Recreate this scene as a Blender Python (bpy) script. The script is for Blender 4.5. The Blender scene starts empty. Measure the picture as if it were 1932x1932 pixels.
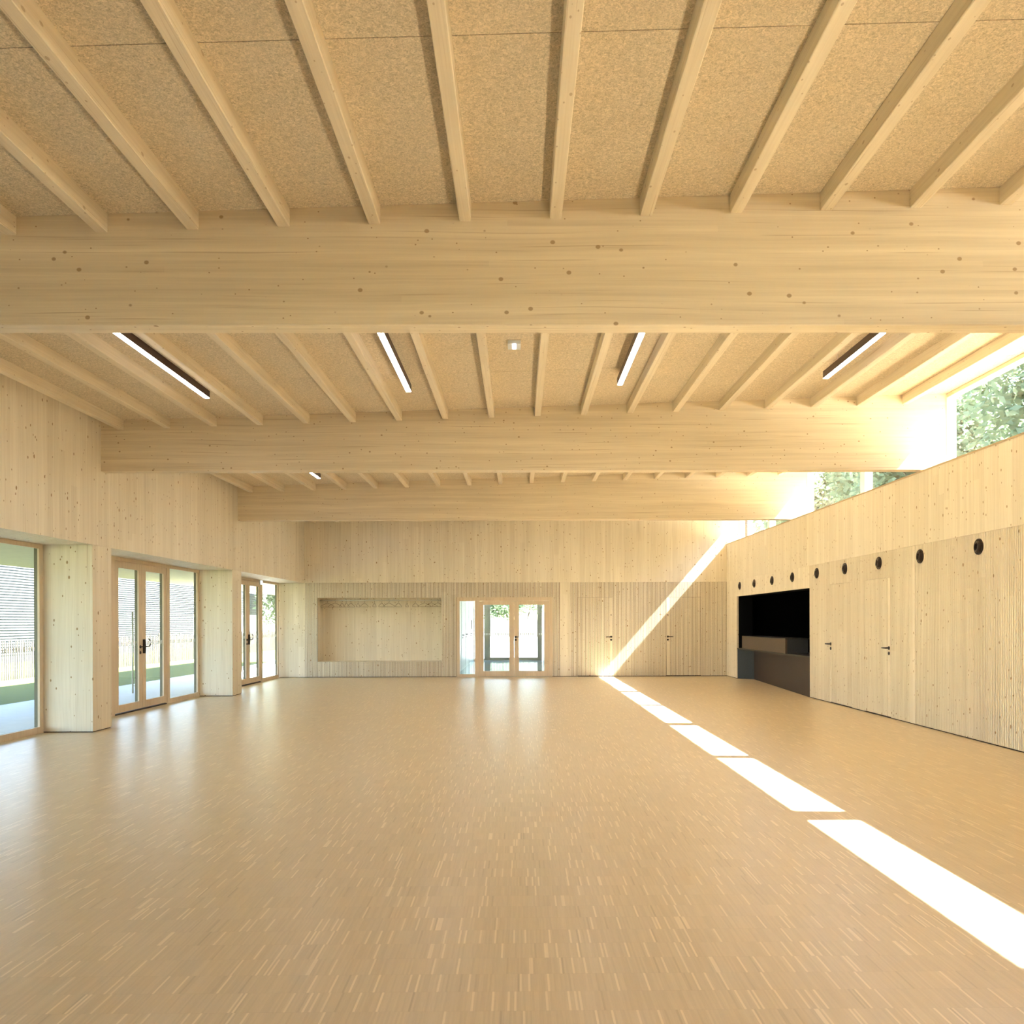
import bpy, bmesh, math, random
from mathutils import Matrix, Vector
random.seed(7)
sc = bpy.context.scene
C = sc.collection

# ------------------------------------------------------------------ camera
cam_d = bpy.data.cameras.new('camera')
cam = bpy.data.objects.new('camera', cam_d)
C.objects.link(cam)
cam_d.sensor_fit = 'HORIZONTAL'
cam_d.sensor_width = 36.0
cam_d.lens = 1560.0 / 1932.0 * 36.0
cam_d.shift_x = -(992.758 - 966.0) / 1932.0
cam_d.shift_y = (1173.402 - 966.0) / 1932.0
cam_d.clip_start = 0.05
cam_d.clip_end = 500
cam.matrix_world = (Matrix.Translation((0, 0, 1.43)) @ Matrix.Rotation(-0.0087, 4, 'Z')
                    @ Matrix.Rotation(math.pi / 2, 4, 'X') @ Matrix.Rotation(-0.0031, 4, 'Z'))
sc.camera = cam

# ------------------------------------------------------------------ world, sun, exposure
SUN = Vector((1.0, -0.080, 1.15)).normalized()          # towards the sun
world = bpy.data.worlds.new('world')
sc.world = world
world.use_nodes = True
wn = world.node_tree.nodes
wl = world.node_tree.links
wn.clear()
wo = wn.new('ShaderNodeOutputWorld')
bg = wn.new('ShaderNodeBackground')
sky = wn.new('ShaderNodeTexSky')
sky.sky_type = 'NISHITA'
sky.sun_disc = False
sky.sun_elevation = math.asin(SUN.z)
sky.sun_rotation = math.atan2(SUN.x, SUN.y)
sky.altitude = 200
sky.air_density = 1.0
sky.dust_density = 0.8
sky.ozone_density = 1.0
bg.inputs['Strength'].default_value = 1.2
wl.new(sky.outputs[0], bg.inputs['Color'])
wl.new(bg.outputs[0], wo.inputs['Surface'])

sun_d = bpy.data.lights.new('sun', 'SUN')
sun_d.energy = 66.0
sun_d.angle = math.radians(0.55)
sun_d.color = (1.0, 0.97, 0.91)
sun = bpy.data.objects.new('sun', sun_d)
C.objects.link(sun)
sun.rotation_euler = SUN.to_track_quat('Z', 'Y').to_euler()
sun.location = (30, -2, 36)

vs = sc.view_settings
vs.view_transform = 'Standard'
vs.look = 'None'
vs.gamma = 1.0
vs.use_curve_mapping = False
vs.exposure = 0.62
sc.display_settings.display_device = 'sRGB'
cy = sc.cycles
cy.max_bounces = 7
cy.diffuse_bounces = 5
cy.glossy_bounces = 3
cy.transmission_bounces = 6
cy.transparent_max_bounces = 12
cy.caustics_reflective = True
cy.blur_glossy = 0.5
cy.caustics_refractive = False
cy.sample_clamp_indirect = 12.0
cy.use_denoising = True
cy.use_adaptive_sampling = True
cy.adaptive_threshold = 0.25
cy.adaptive_min_samples = 16

# ------------------------------------------------------------------ main dimensions (metres)
XL, XR, YB = -5.586, 5.437, 21.575        # room faces: left, right, back
YF = -6.0                                 # wall behind the camera
ZG = 2.462                                # top of the grooved panels and the door recesses
ZS = 3.455                                # sill of the clerestory
ZBM = 3.464                               # underside of the beams
XW = 5.744                                # inner face of the clerestory frames
XD = -6.23                                # inner face of the garden doors
XPL = -6.46                               # outer face of the left wall
BEAM_Y = [5.668, 11.11, 16.49]
BT = 0.159
def ceil_z(x): return 4.31 + 0.0313 * x
OPEN = [(11.384, 16.169), (16.693, 21.575), (5.97, 10.884)]   # recesses in the left wall (y from, to)

# ------------------------------------------------------------------ materials
def new_mat(name):
    m = bpy.data.materials.new(name)
    m.use_nodes = True
    nt = m.node_tree
    return m, nt, nt.nodes['Principled BSDF']

class N:
    """tiny helper to write node graphs"""
    def __init__(s, nt): s.nt = nt
    def put(s, sock, v):
        if isinstance(v, bpy.types.NodeSocket): s.nt.links.new(v, sock)
        else: sock.default_value = v
    def math(s, op, a, b=0.0, c=0.0):
        n = s.nt.nodes.new('ShaderNodeMath'); n.operation = op
        s.put(n.inputs[0], a); s.put(n.inputs[1], b); s.put(n.inputs[2], c)
        return n.outputs[0]
    def vmath(s, op, a, b=(0, 0, 0)):
        n = s.nt.nodes.new('ShaderNodeVectorMath'); n.operation = op
        s.put(n.inputs[0], a); s.put(n.inputs[1], b)
        return n.outputs[0]
    def sep(s, v):
        n = s.nt.nodes.new('ShaderNodeSeparateXYZ'); s.put(n.inputs[0], v); return n.outputs
    def comb(s, x, y, z=0.0):
        n = s.nt.nodes.new('ShaderNodeCombineXYZ')
        s.put(n.inputs[0], x); s.put(n.inputs[1], y); s.put(n.inputs[2], z); return n.outputs[0]
    def noise(s, v, scale, detail=2.0, rough=0.5, dist=0.0):
        n = s.nt.nodes.new('ShaderNodeTexNoise')
        s.put(n.inputs['Vector'], v); n.inputs['Scale'].default_value = scale
        n.inputs['Detail'].default_value = detail; n.inputs['Roughness'].default_value = rough
        n.inputs['Distortion'].default_value = dist
        return n.outputs[0]
    def white(s, v):
        n = s.nt.nodes.new('ShaderNodeTexWhiteNoise'); n.noise_dimensions = '3D'
        s.put(n.inputs['Vector'], v); return n.outputs[0]
    def voro(s, v, scale):
        n = s.nt.nodes.new('ShaderNodeTexVoronoi'); s.put(n.inputs['Vector'], v)
        n.inputs['Scale'].default_value = scale; return n.outputs['Distance'], n.outputs['Color']
    def rng(s, v, a, b, c=0.0, d=1.0, smooth=False):
        n = s.nt.nodes.new('ShaderNodeMapRange')
        if smooth: n.interpolation_type = 'SMOOTHSTEP'
        s.put(n.inputs[0], v); n.inputs[1].default_value = a; n.inputs[2].default_value = b
        n.inputs[3].default_value = c; n.inputs[4].default_value = d; return n.outputs[0]
    def mix(s, f, a, b, mode='MIX'):
        n = s.nt.nodes.new('ShaderNodeMix'); n.data_type = 'RGBA'; n.blend_type = mode
        s.put(n.inputs[0], f); s.put(n.inputs[6], a); s.put(n.inputs[7], b); return n.outputs[2]
    def ocoord(s, jitter=True):
        t = s.nt.nodes.new('ShaderNodeTexCoord')
        if not jitter: return t.outputs['Object']
        i = s.nt.nodes.new('ShaderNodeObjectInfo')
        r = s.vmath('SCALE', (17.0, 31.0, 23.0)); r.node.inputs['Scale'].default_value = 1.0
        s.put(r.node.inputs['Scale'], i.outputs['Random'])
        return s.vmath('ADD', t.outputs['Object'], r)
    def bump(s, h, strength, dist, bsdf):
        n = s.nt.nodes.new('ShaderNodeBump'); n.inputs['Strength'].default_value = strength
        n.inputs['Distance'].default_value = dist; s.put(n.inputs['Height'], h)
        s.nt.links.new(n.outputs[0], bsdf.inputs['Normal'])

def rgba(c): return (c[0], c[1], c[2], 1.0)

def wood(name, axis, base, board=0.12, tone=0.10, knots=1.0, rough=0.55, big=1.0, streak=0.10):
    m, nt, b = new_mat(name); n = N(nt)
    p = n.ocoord()
    x, y, z = n.sep(p)
    if axis == 'Z': along, cross, other = z, n.math('ADD', x, y), n.math('SUBTRACT', x, y)
    elif axis == 'X': along, cross, other = x, z, y
    else: along, cross, other = y, n.math('ADD', x, z), n.math('SUBTRACT', x, z)
    q = n.comb(cross, other, along)
    wob = n.noise(n.vmath('MULTIPLY', q, (1.5, 1.5, 0.6)), 1.0, 0.0)
    q2 = n.vmath('ADD', q, n.comb(n.math('MULTIPLY', n.math('SUBTRACT', wob, 0.5), 0.06), 0.0, 0.0))
    fine = n.noise(n.vmath('MULTIPLY', q2, (70, 70, 1.6)), 1.0, 1.5, 0.6)
    med = n.noise(n.vmath('MULTIPLY', q2, (14, 14, 0.35)), 1.0, 1.0, 0.55)
    bid = n.math('FLOOR', n.math('DIVIDE', cross, board))
    seg = n.math('FLOOR', n.math('ADD', n.math('DIVIDE', along, 3.4), n.math('MULTIPLY', n.white(n.comb(bid, 3.0)), 9.0)))
    bt = n.white(n.comb(bid, seg, 1.0))
    t = n.math('ADD', n.math('MULTIPLY', n.math('SUBTRACT', bt, 0.5), tone),
               n.math('ADD', n.math('MULTIPLY', n.math('SUBTRACT', fine, 0.5), 0.20),
                      n.math('MULTIPLY', n.math('SUBTRACT', med, 0.5), streak * 2.0)))
    t = n.math('ADD', t, 1.0)
    col = n.mix(1.0, rgba(base), n.comb(t, n.math('POWER', t, 1.15), n.math('POWER', t, 1.4)), 'MULTIPLY')
    # dark resin streaks
    st = n.noise(n.vmath('MULTIPLY', q2, (75, 75, 0.8)), 1.0, 1.0)
    col = n.mix(n.rng(st, 0.66, 0.75, 0.0, 0.42, True), col, rgba((base[0] * .55, base[1] * .42, base[2] * .27)))
    # board joints
    fr = n.math('FRACT', n.math('DIVIDE', cross, board))
    col = n.mix(n.rng(fr, 0.0, 0.012 / board * 0.12, 0.22, 0.0), col, rgba((base[0] * .5, base[1] * .4, base[2] * .28)))
    # knots: small and large
    kq = n.vmath('MULTIPLY', q, (1.0, 1.0, 0.82))
    for scale, r0, r1, keep in ((10.0, 0.065, 0.145, 0.1), (6.0, 0.05, 0.125, 0.1)) if axis == 'Z' else ((13.0, 0.06, 0.12, 0.1), (7.0, 0.05, 0.115, 0.1)):
        d, c = n.voro(kq, scale)
        cr, cg, cb = n.sep(c)
        rad = n.math('ADD', r0, n.math('MULTIPLY', cg, (r1 - r0) * big))
        k = n.rng(n.math('DIVIDE', d, rad), 0.75, 1.15, 1.0, 0.0, True)
        k = n.math('MULTIPLY', k, n.math('GREATER_THAN', cr, keep))
        k = n.math('MULTIPLY', k, 0.72 * knots)
        col = n.mix(k, col, rgba((base[0] * .44, base[1] * .29, base[2] * .14)))
    nt.links.new(col, b.inputs['Base Color'])
    b.inputs['Roughness'].default_value = rough
    b.inputs['Specular IOR Level'].default_value = 0.25
    return m

SPRUCE = (0.81, 0.722, 0.57)
M = {}
M['wall'] = wood('spruce_vertical', 'Z', SPRUCE, 0.135, 0.09, 1.25)
M['beam'] = wood('glulam_spruce', 'X', (0.79, 0.672, 0.49), 0.040, 0.06, 1.0, 0.5, 1.1, 0.16)
M['purlin'] = wood('purlin_spruce', 'Y', (0.81, 0.697, 0.525), 0.5, 0.05, 0.7, 0.55, 1.0, 0.12)
M['trim'] = wood('trim_spruce', 'Y', (0.56, 0.43, 0.27), 0.5, 0.05, 0.2)
M['frame'] = wood('oiled_larch_frame', 'Z', (0.70, 0.56, 0.40), 0.5, 0.06, 0.25, 0.4)
M['frame_y'] = wood('oiled_larch_frame_along', 'Y', (0.70, 0.56, 0.40), 0.5, 0.06, 0.25, 0.4)
M['frame_x'] = wood('oiled_larch_frame_across', 'X', (0.70, 0.56, 0.40), 0.5, 0.06, 0.25, 0.4)
M['pale'] = wood('pale_frame', 'Z', (0.82, 0.74, 0.62), 0.5, 0.05, 0.2, 0.4)

def fibre():
    m, nt, b = new_mat('wood_fibre_board'); n = N(nt)
    p = n.ocoord()
    a = n.noise(p, 55.0, 3.0, 0.65, 1.2)
    c = n.noise(p, 150.0, 1.0, 0.6)
    d = n.noise(p, 2.2, 2.0)
    t = n.math('ADD', n.rng(a, 0.3, 0.7, 0.70, 1.24), n.math('MULTIPLY', n.math('SUBTRACT', c, 0.5), 0.55))
    t = n.math('ADD', t, n.math('MULTIPLY', n.math('SUBTRACT', d, 0.5), 0.14))
    col = n.mix(1.0, rgba((0.71, 0.60, 0.44)), n.comb(t, t, n.math('POWER', t, 1.2)), 'MULTIPLY')
    nt.links.new(col, b.inputs['Base Color'])
    b.inputs['Roughness'].default_value = 0.9
    b.inputs['Specular IOR Level'].default_value = 0.1
    return m
M['fibre'] = fibre()

def parquet():
    m, nt, b = new_mat('industrial_oak_parquet'); n = N(nt)
    p = n.ocoord(False)
    x, y, z = n.sep(p)
    ry = n.math('DIVIDE', y, 0.16)
    row = n.math('FLOOR', ry)
    off = n.math('MULTIPLY', n.white(n.comb(row, 5.0)), 40.0)
    cx = n.math('ADD', n.math('DIVIDE', x, 0.0085), off)
    colm = n.math('FLOOR', cx)
    w = n.white(n.comb(colm, row, 2.0))
    grp = n.white(n.comb(n.math('FLOOR', n.math('DIVIDE', colm, 14.0)), row, 8.0))
    w2 = n.white(n.comb(colm, row, 11.0))
    t = n.math('ADD', n.math('MULTIPLY', n.math('SUBTRACT', w, 0.5), 0.09), n.math('MULTIPLY', n.math('SUBTRACT', grp, 0.5), 0.035))
    t = n.math('ADD', t, n.math('MULTIPLY', n.math('GREATER_THAN', w2, 0.94), 0.24))
    t = n.math('SUBTRACT', t, n.math('MULTIPLY', n.math('LESS_THAN', w2, 0.02), 0.12))
    big = n.noise(p, 0.35, 2.0)
    t = n.math('ADD', n.math('ADD', t, 0.98), n.math('MULTIPLY', n.math('SUBTRACT', big, 0.5), 0.08))
    g = n.noise(n.vmath('MULTIPLY', p, (260, 9, 1)), 1.0, 2.0)
    t = n.math('ADD', t, n.math('MULTIPLY', n.math('SUBTRACT', g, 0.5), 0.12))
    col = n.mix(1.0, rgba((0.655, 0.53, 0.35)), n.comb(t, n.math('POWER', t, 1.1), n.math('POWER', t, 1.35)), 'MULTIPLY')
    fy = n.math('FRACT', ry)
    col = n.mix(n.rng(fy, 0.0, 0.012, 0.35, 0.0), col, rgba((0.30, 0.18, 0.08)))
    nt.links.new(col, b.inputs['Base Color'])
    rr = n.math('ADD', 0.32, n.math('MULTIPLY', w, 0.02))
    nt.links.new(rr, b.inputs['Roughness'])
    b.inputs['Specular IOR Level'].default_value = 0.5
    return m
M['parquet'] = parquet()

def plain(name, col, rough=0.5, metal=0.0, spec=0.5, var=0.0, scale=3.0):
    m, nt, b = new_mat(name); n = N(nt)
    if var:
        t = n.rng(n.noise(n.ocoord(), scale, 4.0, 0.6), 0.3, 0.7, 1 - var, 1 + var)
        nt.links.new(n.mix(1.0, rgba(col), n.comb(t, t, t), 'MULTIPLY'), b.inputs['Base Color'])
    else:
        b.inputs['Base Color'].default_value = rgba(col)
    b.inputs['Roughness'].default_value = rough
    b.inputs['Metallic'].default_value = metal
    b.inputs['Specular IOR Level'].default_value = spec
    return m

def glow(name, col, strength):
    m, nt, b = new_mat(name)
    b.inputs['Base Color'].default_value = (0.8, 0.8, 0.8, 1)
    b.inputs['Emission Color'].default_value = rgba(col)
    b.inputs['Emission Strength'].default_value = strength
    return m

def glass(name, tint=(0.96, 0.98, 0.97)):
    m = bpy.data.materials.new(name); m.use_nodes = True
    nt = m.node_tree; nt.nodes.clear()
    o = nt.nodes.new('ShaderNodeOutputMaterial'); mx = nt.nodes.new('ShaderNodeMixShader')
    tr = nt.nodes.new('ShaderNodeBsdfTransparent'); gl = nt.nodes.new('ShaderNodeBsdfGlossy')
    lw = nt.nodes.new('ShaderNodeLayerWeight'); lw.inputs[0].default_value = 0.5
    n = N(nt); fac = n.math('ADD', 0.025, n.math('MULTIPLY', n.math('POWER', lw.outputs['Facing'], 5.0), 0.7))
    tr.inputs[0].default_value = rgba(tint); gl.inputs['Roughness'].default_value = 0.0
    nt.links.new(fac, mx.inputs[0]); nt.links.new(tr.outputs[0], mx.inputs[1])
    nt.links.new(gl.outputs[0], mx.inputs[2]); nt.links.new(mx.outputs[0], o.inputs[0])
    return m
M['glass'] = glass('clear_glazing')

def leaf_mat(name, col):
    m, nt, b = new_mat(name); n = N(nt)
    t = n.rng(n.noise(n.ocoord(), 1.7, 3.0), 0.3, 0.7, 0.7, 1.3)
    nt.links.new(n.mix(1.0, rgba(col), n.comb(t, t, t), 'MULTIPLY'), b.inputs['Base Color'])
    b.inputs['Roughness'].default_value = 0.6
    tl = nt.nodes.new('ShaderNodeBsdfTranslucent'); tl.inputs[0].default_value = rgba([c * 1.3 for c in col])
    mx = nt.nodes.new('ShaderNodeMixShader'); mx.inputs[0].default_value = 0.4
    o = nt.nodes['Material Output']
    nt.links.new(b.outputs[0], mx.inputs[1]); nt.links.new(tl.outputs[0], mx.inputs[2])
    nt.links.new(mx.outputs[0], o.inputs[0])
    return m

M['black_metal'] = plain('bronze_black_metal', (0.030, 0.021, 0.017), 0.45, 0.0, 0.35)
M['clad'] = plain('dark_green_grey_cladding', (0.10, 0.088, 0.048), 0.5)
M['post'] = plain('olive_grey_aluminium', (0.30, 0.255, 0.18), 0.5)
M['steel'] = plain('brushed_steel', (0.62, 0.60, 0.52), 0.5, 0.35)
M['vent'] = plain('vent_dark_bronze', (0.035, 0.024, 0.022), 0.22, 0.5)
M['hole'] = plain('vent_throat_black', (0.004, 0.003, 0.003), 0.9)
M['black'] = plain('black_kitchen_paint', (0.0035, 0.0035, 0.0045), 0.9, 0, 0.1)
M['bar_box'] = plain('taupe_laminate', (0.105, 0.078, 0.058), 0.6, 0, 0.3, 0.12, 60)
M['bar_base'] = plain('dark_brown_laminate', (0.050, 0.036, 0.032), 0.6, 0, 0.3, 0.12, 60)
M['bar_grey'] = plain('slate_grey_laminate', (0.050, 0.054, 0.060), 0.6, 0, 0.3, 0.12, 60)
M['bar_top'] = plain('dark_worktop', (0.022, 0.019, 0.015), 0.5)
M['fleece'] = plain('brown_acoustic_fleece', (0.21, 0.135, 0.075), 0.95, 0, 0.1, 0.1, 40)
M['gap'] = plain('dark_joint', (0.05, 0.03, 0.018), 0.9)
M['housing'] = plain('luminaire_bronze_housing', (0.10, 0.062, 0.045), 0.45, 0.3)
M['diffuser'] = glow('led_diffuser', (1.0, 0.95, 0.86), 25.0)
M['em_body'] = plain('translucent_white_plastic', (0.80, 0.82, 0.84), 0.3)
M['em_led'] = glow('emergency_led', (0.85, 0.95, 1.0), 2.6)
M['em_body2'] = glow('emergency_diffuser', (0.80, 0.97, 0.90), 3.5)
M['white'] = plain('white_marker', (0.85, 0.87, 0.86), 0.6)
M['rail'] = plain('satin_rail', (0.75, 0.72, 0.64), 0.35, 0.6)
M['wire'] = plain('hanger_wire', (0.22, 0.13, 0.06), 0.4, 0.6)
M['concrete'] = plain('pale_concrete', (0.58, 0.57, 0.54), 0.7, 0, 0.3, 0.06, 4)
M['paving'] = plain('bright_paving', (0.72, 0.72, 0.70), 0.8, 0, 0.3, 0.05, 2)
M['resin'] = plain('blue_grey_resin_floor', (0.34, 0.40, 0.44), 0.10, 0, 0.6, 0.05, 3)
M['canopy'] = plain('olive_canopy_boards', (0.60, 0.56, 0.36), 0.8, 0, 0.2, 0.06, 6)
M['pale_wall'] = plain('pale_green_white_paint', (0.55, 0.60, 0.56), 0.45, 0, 0.4, 0.02)
M['slat'] = plain('white_slat', (0.085, 0.089, 0.091), 0.6)
M['slat_back'] = plain('grey_slat_shadow_board', (0.050, 0.057, 0.060), 0.8)
M['render'] = plain('white_render', (0.80, 0.80, 0.78), 0.8)
M['paling'] = plain('chestnut_paling', (0.115, 0.103, 0.085), 0.8, 0, 0.2, 0.2, 2)
M['grass'] = plain('lawn_grass', (0.12, 0.135, 0.042), 0.9, 0, 0.1, 0.35, 25)
M['bark'] = plain('tree_bark', (0.16, 0.12, 0.09), 0.9, 0, 0.2, 0.3, 12)
M['leaf_a'] = leaf_mat('leaf_mid_green', (0.17, 0.225, 0.125))
M['leaf_b'] = leaf_mat('leaf_pale_green', (0.21, 0.27, 0.16))
M['soil'] = plain('gravel_ground', (0.45, 0.42, 0.36), 0.9, 0, 0.1, 0.15, 8)
M['roofing'] = plain('roof_membrane', (0.35, 0.34, 0.32), 0.9)

# ------------------------------------------------------------------ geometry helpers
def box(bm, x0, x1, y0, y1, z0, z1):
    v = [bm.verts.new(p) for p in ((x0, y0, z0), (x1, y0, z0), (x1, y1, z0), (x0, y1, z0),
                                   (x0, y0, z1), (x1, y0, z1), (x1, y1, z1), (x0, y1, z1))]
    for f in ((3, 2, 1, 0), (4, 5, 6, 7), (0, 1, 5, 4), (1, 2, 6, 5), (2, 3, 7, 6), (3, 0, 4, 7)):
        bm.faces.new([v[i] for i in f])
    return v
def slope_box(bm, x0, x1, y0, y1, zb, zt):
    """box whose bottom and top heights are functions of x"""
    v = box(bm, x0, x1, y0, y1, 0, 1)
    for i, w in enumerate(v):
        w.co.z = zt(w.co.x) if i > 3 else zb(w.co.x)
    return v
def prism(bm, pts, z0, z1):
    lo = [bm.verts.new((x, y, z0)) for x, y in pts]; hi = [bm.verts.new((x, y, z1)) for x, y in pts]
    n = len(pts)
    bm.faces.new(lo[::-1]); bm.faces.new(hi)
    for i in range(n): bm.faces.new((lo[i], lo[(i + 1) % n], hi[(i + 1) % n], hi[i]))
def tube(bm, pts, r, seg=8, closed=False):
    pts = [Vector(p) for p in pts]; n = len(pts); rings = []
    for i, p in enumerate(pts):
        if closed: t = (pts[(i + 1) % n] - pts[i - 1])
        else: t = (pts[min(i + 1, n - 1)] - pts[max(i - 1, 0)])
        t.normalize()
        a = t.cross(Vector((0, 0, 1)))
        if a.length < 1e-3: a = t.cross(Vector((1, 0, 0)))
        a.normalize(); b = t.cross(a)
        rr = r[i] if isinstance(r, (list, tuple)) else r
        rings.append([bm.verts.new(p + a * rr * math.cos(k * 2 * math.pi / seg) + b * rr * math.sin(k * 2 * math.pi / seg)) for k in range(seg)])
    for i in range(n if closed else n - 1):
        A, B = rings[i], rings[(i + 1) % n]
        for k in range(seg): bm.faces.new((A[k], A[(k + 1) % seg], B[(k + 1) % seg], B[k]))
    if not closed:
        bm.faces.new(rings[0][::-1]); bm.faces.new(rings[-1])
def lathe(bm, prof, origin, axis, seg=24, caps=True):
    """prof: list of (radius, height along axis)"""
    ax = Vector(axis).normalized()
    a = ax.cross(Vector((0, 0, 1)))
    if a.length < 1e-3: a = Vector((1, 0, 0))
    a.normalize(); b = ax.cross(a); o = Vector(origin); rings = []
    for r, h in prof:
        rings.append([bm.verts.new(o + ax * h + (a * math.cos(k * 2 * math.pi / seg) + b * math.sin(k * 2 * math.pi / seg)) * max(r, 1e-4)) for k in range(seg)])
    for A, B in zip(rings, rings[1:]):
        for k in range(seg): bm.faces.new((A[k], A[(k + 1) % seg], B[(k + 1) % seg], B[k]))
    if caps: bm.faces.new(rings[0][::-1]); bm.faces.new(rings[-1])
def frame_box(bm, plane, a0, a1, z0, z1, w, d0, d1, wb=None, wt=None):
    """rectangular frame; plane 'X' (runs along y at depth x d0..d1) or 'Y' (runs along x)"""
    wb = w if wb is None else wb; wt = w if wt is None else wt
    for (p, q, r, s) in ((a0, a0 + w, z0, z1), (a1 - w, a1, z0, z1), (a0 + w, a1 - w, z0, z0 + wb), (a0 + w, a1 - w, z1 - wt, z1)):
        if plane == 'X': box(bm, d0, d1, p, q, r, s)
        else: box(bm, p, q, d0, d1, r, s)
def obj(name, bm, mat, parent=None, smooth=False, recalc=True):
    if recalc: bmesh.ops.recalc_face_normals(bm, faces=bm.faces[:])
    me = bpy.data.meshes.new(name); bm.to_mesh(me); bm.free()
    me.materials.append(M[mat] if isinstance(mat, str) else mat)
    if smooth:
        for p in me.polygons: p.use_smooth = True
    o = bpy.data.objects.new(name, me); C.objects.link(o)
    if parent: attach(o, parent)
    return o
def attach(o, parent):
    o.parent = parent
    o.matrix_parent_inverse = parent_world(parent).inverted()
def parent_world(p):
    m = p.matrix_basis.copy()
    if p.parent: m = parent_world(p.parent) @ p.matrix_parent_inverse @ m
    return m
def tag(o, label, cat, group=None, kind=None):
    o['label'] = label; o['category'] = cat
    if group: o['group'] = group
    if kind: o['kind'] = kind
    return o
def empty(name, loc=(0, 0, 0)):
    e = bpy.data.objects.new(name, None); C.objects.link(e)
    e.location = loc; e.empty_display_size = 0.1
    return e
def thing(name, label, cat, loc=(0, 0, 0), group=None, kind=None):
    return tag(empty(name, loc), label, cat, group, kind)
def part(name, mat, parent, fn, *a, smooth=False, **k):
    bm = bmesh.new(); fn(bm, *a, **k)
    return obj(name, bm, mat, parent, smooth)
def pbox(name, mat, parent, *a):
    return part(name, mat, parent, box, *a)
def copy_tree(o, parent=None, off=(0, 0, 0)):
    c = o.copy(); C.objects.link(c)
    if parent is None: c.location = Vector(o.location) + Vector(off)
    else:
        c.parent = parent
        c.matrix_parent_inverse = o.matrix_parent_inverse.copy()
    for ch in o.children: copy_tree(ch, c)
    return c

def grooved(bm, plane, a0, a1, z0, z1, face, sign, thick=0.03, pitch=0.034, g=0.010, depth=0.014):
    """vertically grooved acoustic panel. plane 'Y': runs along x, face at y=face, room side is -sign;
       plane 'X': runs along y, face at x=face"""
    n = max(1, round((a1 - a0) / pitch)); p = (a1 - a0) / n
    prof = []
    for i in range(n):
        s = a0 + i * p
        prof += [(s, 0.0), (s + p - g, 0.0), (s + p - g, depth), (s + p, depth)]
    prof.append((a1, depth))
    prof = [q for i, q in enumerate(prof) if i == 0 or q != prof[i - 1]]
    def P(a, d, z):
        return (a, face + sign * d, z) if plane == 'Y' else (face + sign * d, a, z)
    lo = [bm.verts.new(P(a, d, z0)) for a, d in prof]; hi = [bm.verts.new(P(a, d, z1)) for a, d in prof]
    for i in range(len(prof) - 1):
        f = bm.faces.new((lo[i], lo[i + 1], hi[i + 1], hi[i]))
        if prof[i][1] > 0 and prof[i + 1][1] > 0: f.material_index = 1
    blo = [bm.verts.new(P(a, thick, z0)) for a, d in prof]; bhi = [bm.verts.new(P(a, thick, z1)) for a, d in prof]
    for i in range(len(prof) - 1):
        bm.faces.new((hi[i], hi[i + 1], bhi[i + 1], bhi[i])); bm.faces.new((lo[i + 1], lo[i], blo[i], blo[i + 1]))
        bm.faces.new((blo[i + 1], blo[i], bhi[i], bhi[i + 1]))
    bm.faces.new((lo[0], hi[0], bhi[0], blo[0])); bm.faces.new((lo[-1], blo[-1], bhi[-1], hi[-1]))

# ------------------------------------------------------------------ floor
bm = bmesh.new()
box(bm, XPL + 0.10, 5.83, YF, YB + 0.06, -0.15, 0.0)
floor = obj('floor', bm, 'parquet')
tag(floor, 'glossy oak strip parquet floor of the hall', 'floor', kind='structure')
g = 0.0015

# ------------------------------------------------------------------ left wall
wl_ = thing('wall_left', 'spruce panel wall on the left above the garden doors', 'wall', (XL, 8, 0), kind='structure')
seams = [YF, -2.0, 1.2, 4.9, 8.2, 11.375, 14.57, 17.9, 21.575]
for a, b in zip(seams, seams[1:]):
    pbox('wall_panel', 'wall', wl_, XL - 0.05, XL, a + g, b - g, ZG, ceil_z(XL) - 0.004)
pbox('lintel', 'wall', wl_, XPL, XL - 0.052, YF, YB + 0.9, ZG + 0.001, 4.12)
piers = [(10.884, 11.384), (16.169, 16.693), (5.45, 5.97), (YF, 0.55)]
for a, b in piers:
    bmm = bmesh.new(); box(bmm, XPL + 0.16, XL - 0.0005, a, b, 0.012, ZG - 0.001)
    o = obj('pier', bmm, 'wall', wl_)
    pbox('pier_base_gap', 'gap', wl_, XPL + 0.17, XL - 0.012, a + 0.012, b - 0.012, 0.0, 0.012)
pbox('pier', 'wall', wl_, XPL + 0.16, XL - 0.0005, YB + 0.0, YB + 0.5, 0.012, ZG - 0.001)
pbox('seam_strip', 'gap', wl_, XL - 0.03, XL - 0.002, 11.372, 11.378, ZG, 4.1)

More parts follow.
